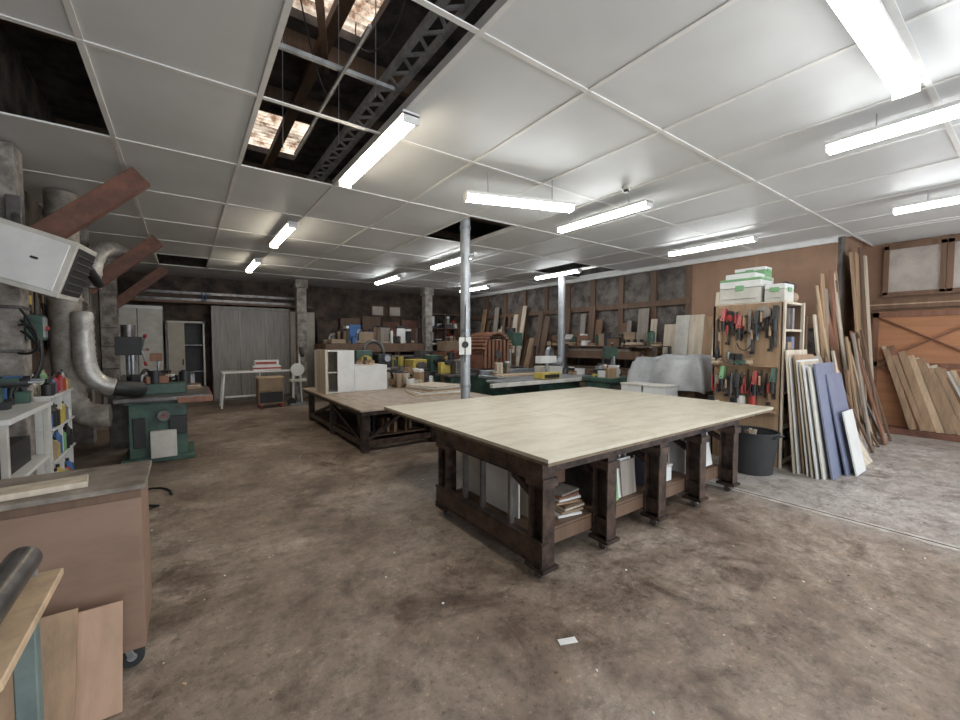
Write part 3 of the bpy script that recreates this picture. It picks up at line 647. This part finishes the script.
b.box(2.1,2.5,11.0,11.3,.0,.06,'steel').cyl((2.2,11.15,.06),(2.2,11.15,.95),.03,'white').cyl((2.4,11.15,.06),(2.35,11.15,1.3),.02,'white').cyl((2.3,11.1,.9),(2.3,11.2,.9),.16,'white').box(2.12,2.5,11.0,11.3,.6,.66,'offwhite').cyl((2.42,11.1,1.25),(2.42,11.25,1.45),.05,'black').cyl((2.15,11.05,.1),(2.15,11.12,.1),.1,'black')
b.done(.002)
# ---------------- left side ----------------
for y in (5.6,8.9,12.2):
    b=B('knee_braced_wall_post')
    b.box(-1.48,-1.2,y-.13,y+.13,0,CE-.02,'conc')
    b.beam((-1.25,y,2.42),(-.32,y,3.32),.12,.2,'brace')
    b.box(-1.22,-1.18,y-.1,y+.1,2.15,2.5,'iron')
    for z in (.4,1.0,1.5,1.9): b.box(-1.485,-1.19,y-.14,y+.14,z,z+.03,'iron')
    b.done(.006)
b=B('wall_mounted_heater_unit')
c=Vector((-1.02,4.95,2.28)); R=Euler((0,math.radians(18),math.radians(-8))).to_matrix()
def rb(off,size,m):
    b.rot(c+R@Vector(off),size,m,(0,math.radians(18),math.radians(-8)))
rb((0,0,0),(.62,.42,.48),'offwhite'); rb((.315,0,0),(.012,.36,.4),'black')
for k in range(6): rb((.325,0,-.16+k*.06),(.012,.36,.012),'iron')
rb((0,-.215,.0),(.54,.01,.4),'white'); rb((.1,-.222,.02),(.05,.01,.02),'black'); rb((-.15,-.222,-.1),(.03,.01,.02),'black')
b.cyl(c+Vector((-.1,.15,.2)),(-1.2,5.45,2.75),.03,'iron').box(-1.25,-1.15,5.4,5.47,2.6,2.9,'iron')
b.done(.006)
b=B('dusty_vertical_duct')
b.cyl((-1.16,6.98,1.2),(-1.16,6.98,3.38),.15,'dirtyduct',n=20)
for z in (1.5,2.1,2.7,3.1): b.cyl((-1.16,6.98,z),(-1.16,6.98,z+.04),.165,'dirtyduct',n=20)
b.tube(bez((-1.16,6.98,1.25),(-1.16,6.98,.75),(-1.1,6.87,.68),(-.78,6.87,.68),18),.14,'dirtyduct',16,ribs=True)
b.tube(bez((-1.0,6.86,1.95),(-.98,6.72,1.3),(-1.0,6.72,1.12),(-.72,6.76,1.04),34),.1,'flex',14,ribs=True)
b.tube(bez((-.72,6.76,1.04),(-.6,6.78,1.0),(-.55,6.85,1.0),(-.5,6.95,.98),8),.1,'black',12)
b.done(0)
b=B('ceiling_duct_branch')
b.tube(bez((-1.1,8.35,2.4),(-1.1,8.35,3.1),(-.9,8.5,3.1),(-.8,9.4,3.1),24),.11,'flex',14,ribs=True)
b.tube(bez((-1.3,7.4,3.2),(-1.1,7.6,2.7),(-1.0,7.8,2.5),(-1.0,8.2,2.45),18),.06,'black',10,ribs=True)
b.done(0)
b=B('wall_tool_board')
b.box(-1.48,-1.44,6.2,7.4,1.2,2.6,'walnut').box(-1.48,-1.44,8.05,8.7,1.2,2.6,'walnut')
for k in range(22):
    y=(6.3+k*.1) if k<11 else (8.1+.05*(k-11)); z=random.uniform(1.7,2.5); h=random.uniform(.15,.5)
    b.beam((-1.4,y,z),(-1.4,y,z-h),.02,random.uniform(.02,.06),random.choice(['steel','black','iron','oak','red','steel'])); b.cyl((-1.4,y,z),(-1.4,y,z+.1),.016,random.choice(['oak','black','red','yellow']),n=8)
b.done(0)
b=B('black_electrical_cabinet'); b.box(-1.43,-1.1,7.45,7.95,1.5,2.15,'black').box(-1.10,-1.09,7.49,7.91,1.55,2.1,'iron').cyl((-1.09,7.6,1.8),(-1.07,7.6,1.8),.03,'red').done(.01)
b=B('grey_junction_box'); b.box(-1.19,-1.08,5.52,5.68,1.62,1.85,'green').box(-1.08,-1.07,5.54,5.66,1.64,1.83,'steel').cyl((-1.13,5.6,1.85),(-1.13,5.6,2.1),.015,'black').cyl((-1.07,5.6,1.73),(-1.05,5.6,1.73),.02,'red').done(.003)
b=B('white_open_shelf')
b.box(-1.45,-1.43,5.78,6.7,0,1.05,'walnut')
for y in (5.78,6.22,6.68): b.box(-1.43,-1.1,y,y+.02,0,1.05,'white')
for z in (.05,.4,.72,1.05): b.box(-1.44,-1.08,5.77,6.71,z-.012,z+.012,'white')
b.done(.002)
b=B('glue_bottles_and_cans')
for z in (.065,.415,.735,1.065):
  for xx in (-1.13,-1.27):
    y=5.86
    while y<6.62:
        rr=random.uniform(.028,.055); h=random.uniform(.12,.24); m=random.choice(['red','yellow','blue','white','black','steel','ltgreen','yellow','card','red','black'])
        if not (6.15<y<6.28): b.cyl((xx,y,z),(xx,y,z+h*.8),rr,m,n=14).cyl((xx,y,z+h*.8),(xx,y,z+h),rr*.8,m,r2=rr*.3,n=14).cyl((xx,y,z+h),(xx,y,z+h+.03),rr*.3,'black',n=10)
        y+=rr*2+.008
b.done(0)
b=B('tall_tool_bench'); b.box(-1.48,-1.0,4.2,5.35,1.02,1.06,'white').box(-1.46,-1.02,4.22,5.33,.1,.14,'white')
for y in (4.22,5.29): b.box(-1.06,-1.02,y,y+.04,0,1.02,'offwhite').box(-1.46,-1.42,y,y+.04,0,1.02,'offwhite')
b.box(-1.46,-1.02,4.22,5.33,.55,.58,'white').box(-1.46,-1.1,4.4,5.1,.582,.8,'black').box(-1.46,-1.1,4.3,5.2,.142,.4,'card'); b.done(.003)
b=B('cordless_power_tools')
for (x,y,m) in [(-1.2,5.15,'blue'),(-1.15,4.85,'green'),(-1.35,4.6,'black')]:
    b.cyl((x-.12,y,1.27),(x+.1,y+.03,1.27),.038,'black').box(x-.1,x-.04,y-.03,y+.03,1.12,1.25,m).box(x-.14,x,y-.045,y+.045,1.062,1.12,'black').cyl((x+.1,y+.03,1.27),(x+.18,y+.04,1.27),.012,'steel').box(x-.05,x+.06,y-.03,y+.04,1.28,1.31,m)
b.clutter(-1.46,-1.1,5.2,5.34,1.062,4,['black','steel','green'],.12,.12)
b.done(.004)
b=B('loose_black_cables')
for k in range(3): b.tube(bez((-1.2,5.45,1.9-.1*k),(-.95,5.3,1.5),(-1.05,5.35+.03*k,1.2),(-1.35,5.3+.02*k,1.08),20),.011,'black',8)
b.tube(bez((-1.2,5.4,1.75),(-1.0,5.0,1.8),(-.95,5.1,1.45),(-1.2,5.35,1.5),20),.011,'black',8)
b.done(0)
b=B('spindle_moulder_machine')
b.box(-.62,.0,6.95,7.65,0,.78,'green').box(-.7,.08,6.88,7.72,0,.07,'green').box(-.75,.28,6.8,8.1,.82,.88,'iron').box(-.66,.1,6.9,7.8,.78,.82,'green')
b.box(-.1,.3,6.78,6.8,.78,.86,'redwood').box(.282,.3,6.8,8.1,.8,.87,'red').box(-.2,.0,6.9,6.95,.35,.6,'black').box(-.4,-.12,6.86,6.95,.06,.42,'offwhite').box(-.58,-.45,6.93,6.95,.2,.6,'black')
b.cyl((-.25,6.95,.62),(-.25,6.86,.62),.07,'iron').cyl((-.25,6.86,.62),(-.25,6.8,.62),.02,'red').box(-.5,-.0,7.2,7.5,.88,1.02,'green').box(-.45,-.2,7.25,7.4,1.02,1.12,'redwood').cyl((-.35,7.3,1.0),(-.35,7.3,1.2),.07,'black')
b.done(.012,2)
b=B('bench_mortising_drill')
b.box(-.95,-.6,8.15,8.6,0,.9,'iron').box(-.95,-.55,8.15,8.6,.9,.97,'black').cyl((-.72,8.45,.95),(-.72,8.45,1.85),.04,'steel').box(-.85,-.55,8.15,8.55,1.4,1.68,'black').cyl((-.7,8.25,1.68),(-.7,8.25,1.86),.09,'iron').cyl((-.65,8.15,1.1),(-.65,8.15,1.4),.03,'steel')
for a in (0,2.1,4.2): b.cyl((-.55,8.25,1.48),(-.5,8.25+.22*math.cos(a),1.48+.22*math.sin(a)),.012,'steel',n=8).cyl((-.5,8.25+.22*math.cos(a),1.48+.22*math.sin(a)),(-.49,8.25+.27*math.cos(a),1.48+.27*math.sin(a)),.024,'red',n=8)
b.box(-.8,-.3,8.15,8.4,1.02,1.09,'iron').box(-.45,-.3,8.2,8.4,1.3,1.42,'redwood').cyl((-.35,8.3,.97),(-.35,8.3,1.3),.02,'steel')
b.done(.006)
b=B('bench_top_tools').clutter(-.7,.2,7.6,8.05,.88,24,['black','iron','redwood','steel','walnut','black'],.3,.18).done(.003)
b=B('brown_rolling_cabinet')
b.box(-1.35,-.19,2.52,2.97,.12,.90,'cartbrown').box(-1.37,-.17,2.50,2.99,.90,.925,'carttop').box(-1.352,-.188,2.512,2.52,.86,.9,'walnut')
for x in (-1.27,-.27):
    for y in (2.6,2.89):
        b.box(x-.05,x+.05,y-.04,y+.04,.11,.12,'steel'); b.beam((x,y-.02,.11),(x+.02,y-.02,.05),.006,.03,'steel'); b.beam((x,y+.02,.11),(x+.02,y+.02,.05),.006,.03,'steel'); b.cyl((x+.02,y-.016,.05),(x+.02,y+.016,.05),.05,'rubber').cyl((x+.02,y-.018,.05),(x+.02,y+.018,.05),.02,'steel')
b.done(.003)
b=B('pale_board_offcut'); b.rot((-.56,2.64,.94),(.34,.14,.028),'palewood',(0,0,.12)).done(.002)
b=B('white_document_tray'); b.rot((-.98,2.62,.95),(.36,.26,.05),'paper',(0,0,.1)).done(.001)
b=B('roller_support_stand')
b.box(-.46,-.34,1.3,1.86,.84,.865,'pine')
b.cyl((-.42,1.28,.93),(-.42,1.82,.93),.042,'iron',n=24).cyl((-.42,1.24,.93),(-.42,1.86,.93),.012,'steel')
b.cyl((-.42,1.255,.93),(-.42,1.28,.93),.03,'yellow')
for y in (1.26,1.84): b.box(-.445,-.395,y-.006,y+.006,.85,.95,'steel')
b.box(-.43,-.38,1.72,1.77,.03,.84,'legteal').box(-.43,-.38,1.36,1.41,.03,.84,'legteal').box(-.43,-.38,1.41,1.72,.3,.34,'legteal').box(-.6,-.22,1.72,1.77,0,.03,'legteal').box(-.6,-.22,1.36,1.41,0,.03,'legteal')
b.done(.004)
lean('leaning_plywood_offcuts',[(-.50,-.26,2.3,2.44,.42,.02,'pinkply'),(-.62,-.4,2.22,2.4,.46,.022,'oak')])
b=B('floor_power_cable')
b.tube([(-.35+.2*math.cos(t*.35),5.3+.35*math.sin(t*.35),.012) for t in range(16)]+[(-.7,5.4,.012),(-.95,5.45,.012)],.011,'black',8).done(0)
b=B('wood_chip_debris')
for k in range(520):
    x=random.uniform(-1,8.5); y=random.uniform(.4,10); s_=random.uniform(.004,.014)
    b.rot((x,y,.003),(s_,s_*random.uniform(.4,1.5),.004),random.choice(['palewood','card','pine','walnut','paper']),(0,0,random.random()*3))
b.rot((1.62,1.45,.004),(.1,.04,.004),'paper',(0,0,-.4))
b.done(0)
# ---------------- lighting ----------------
wd=bpy.data.worlds.new('World'); SC.world=wd; wd.use_nodes=True
bg=wd.node_tree.nodes['Background']; bg.inputs[0].default_value=(.88,.94,1,1); bg.inputs[1].default_value=3.4
print('ok')
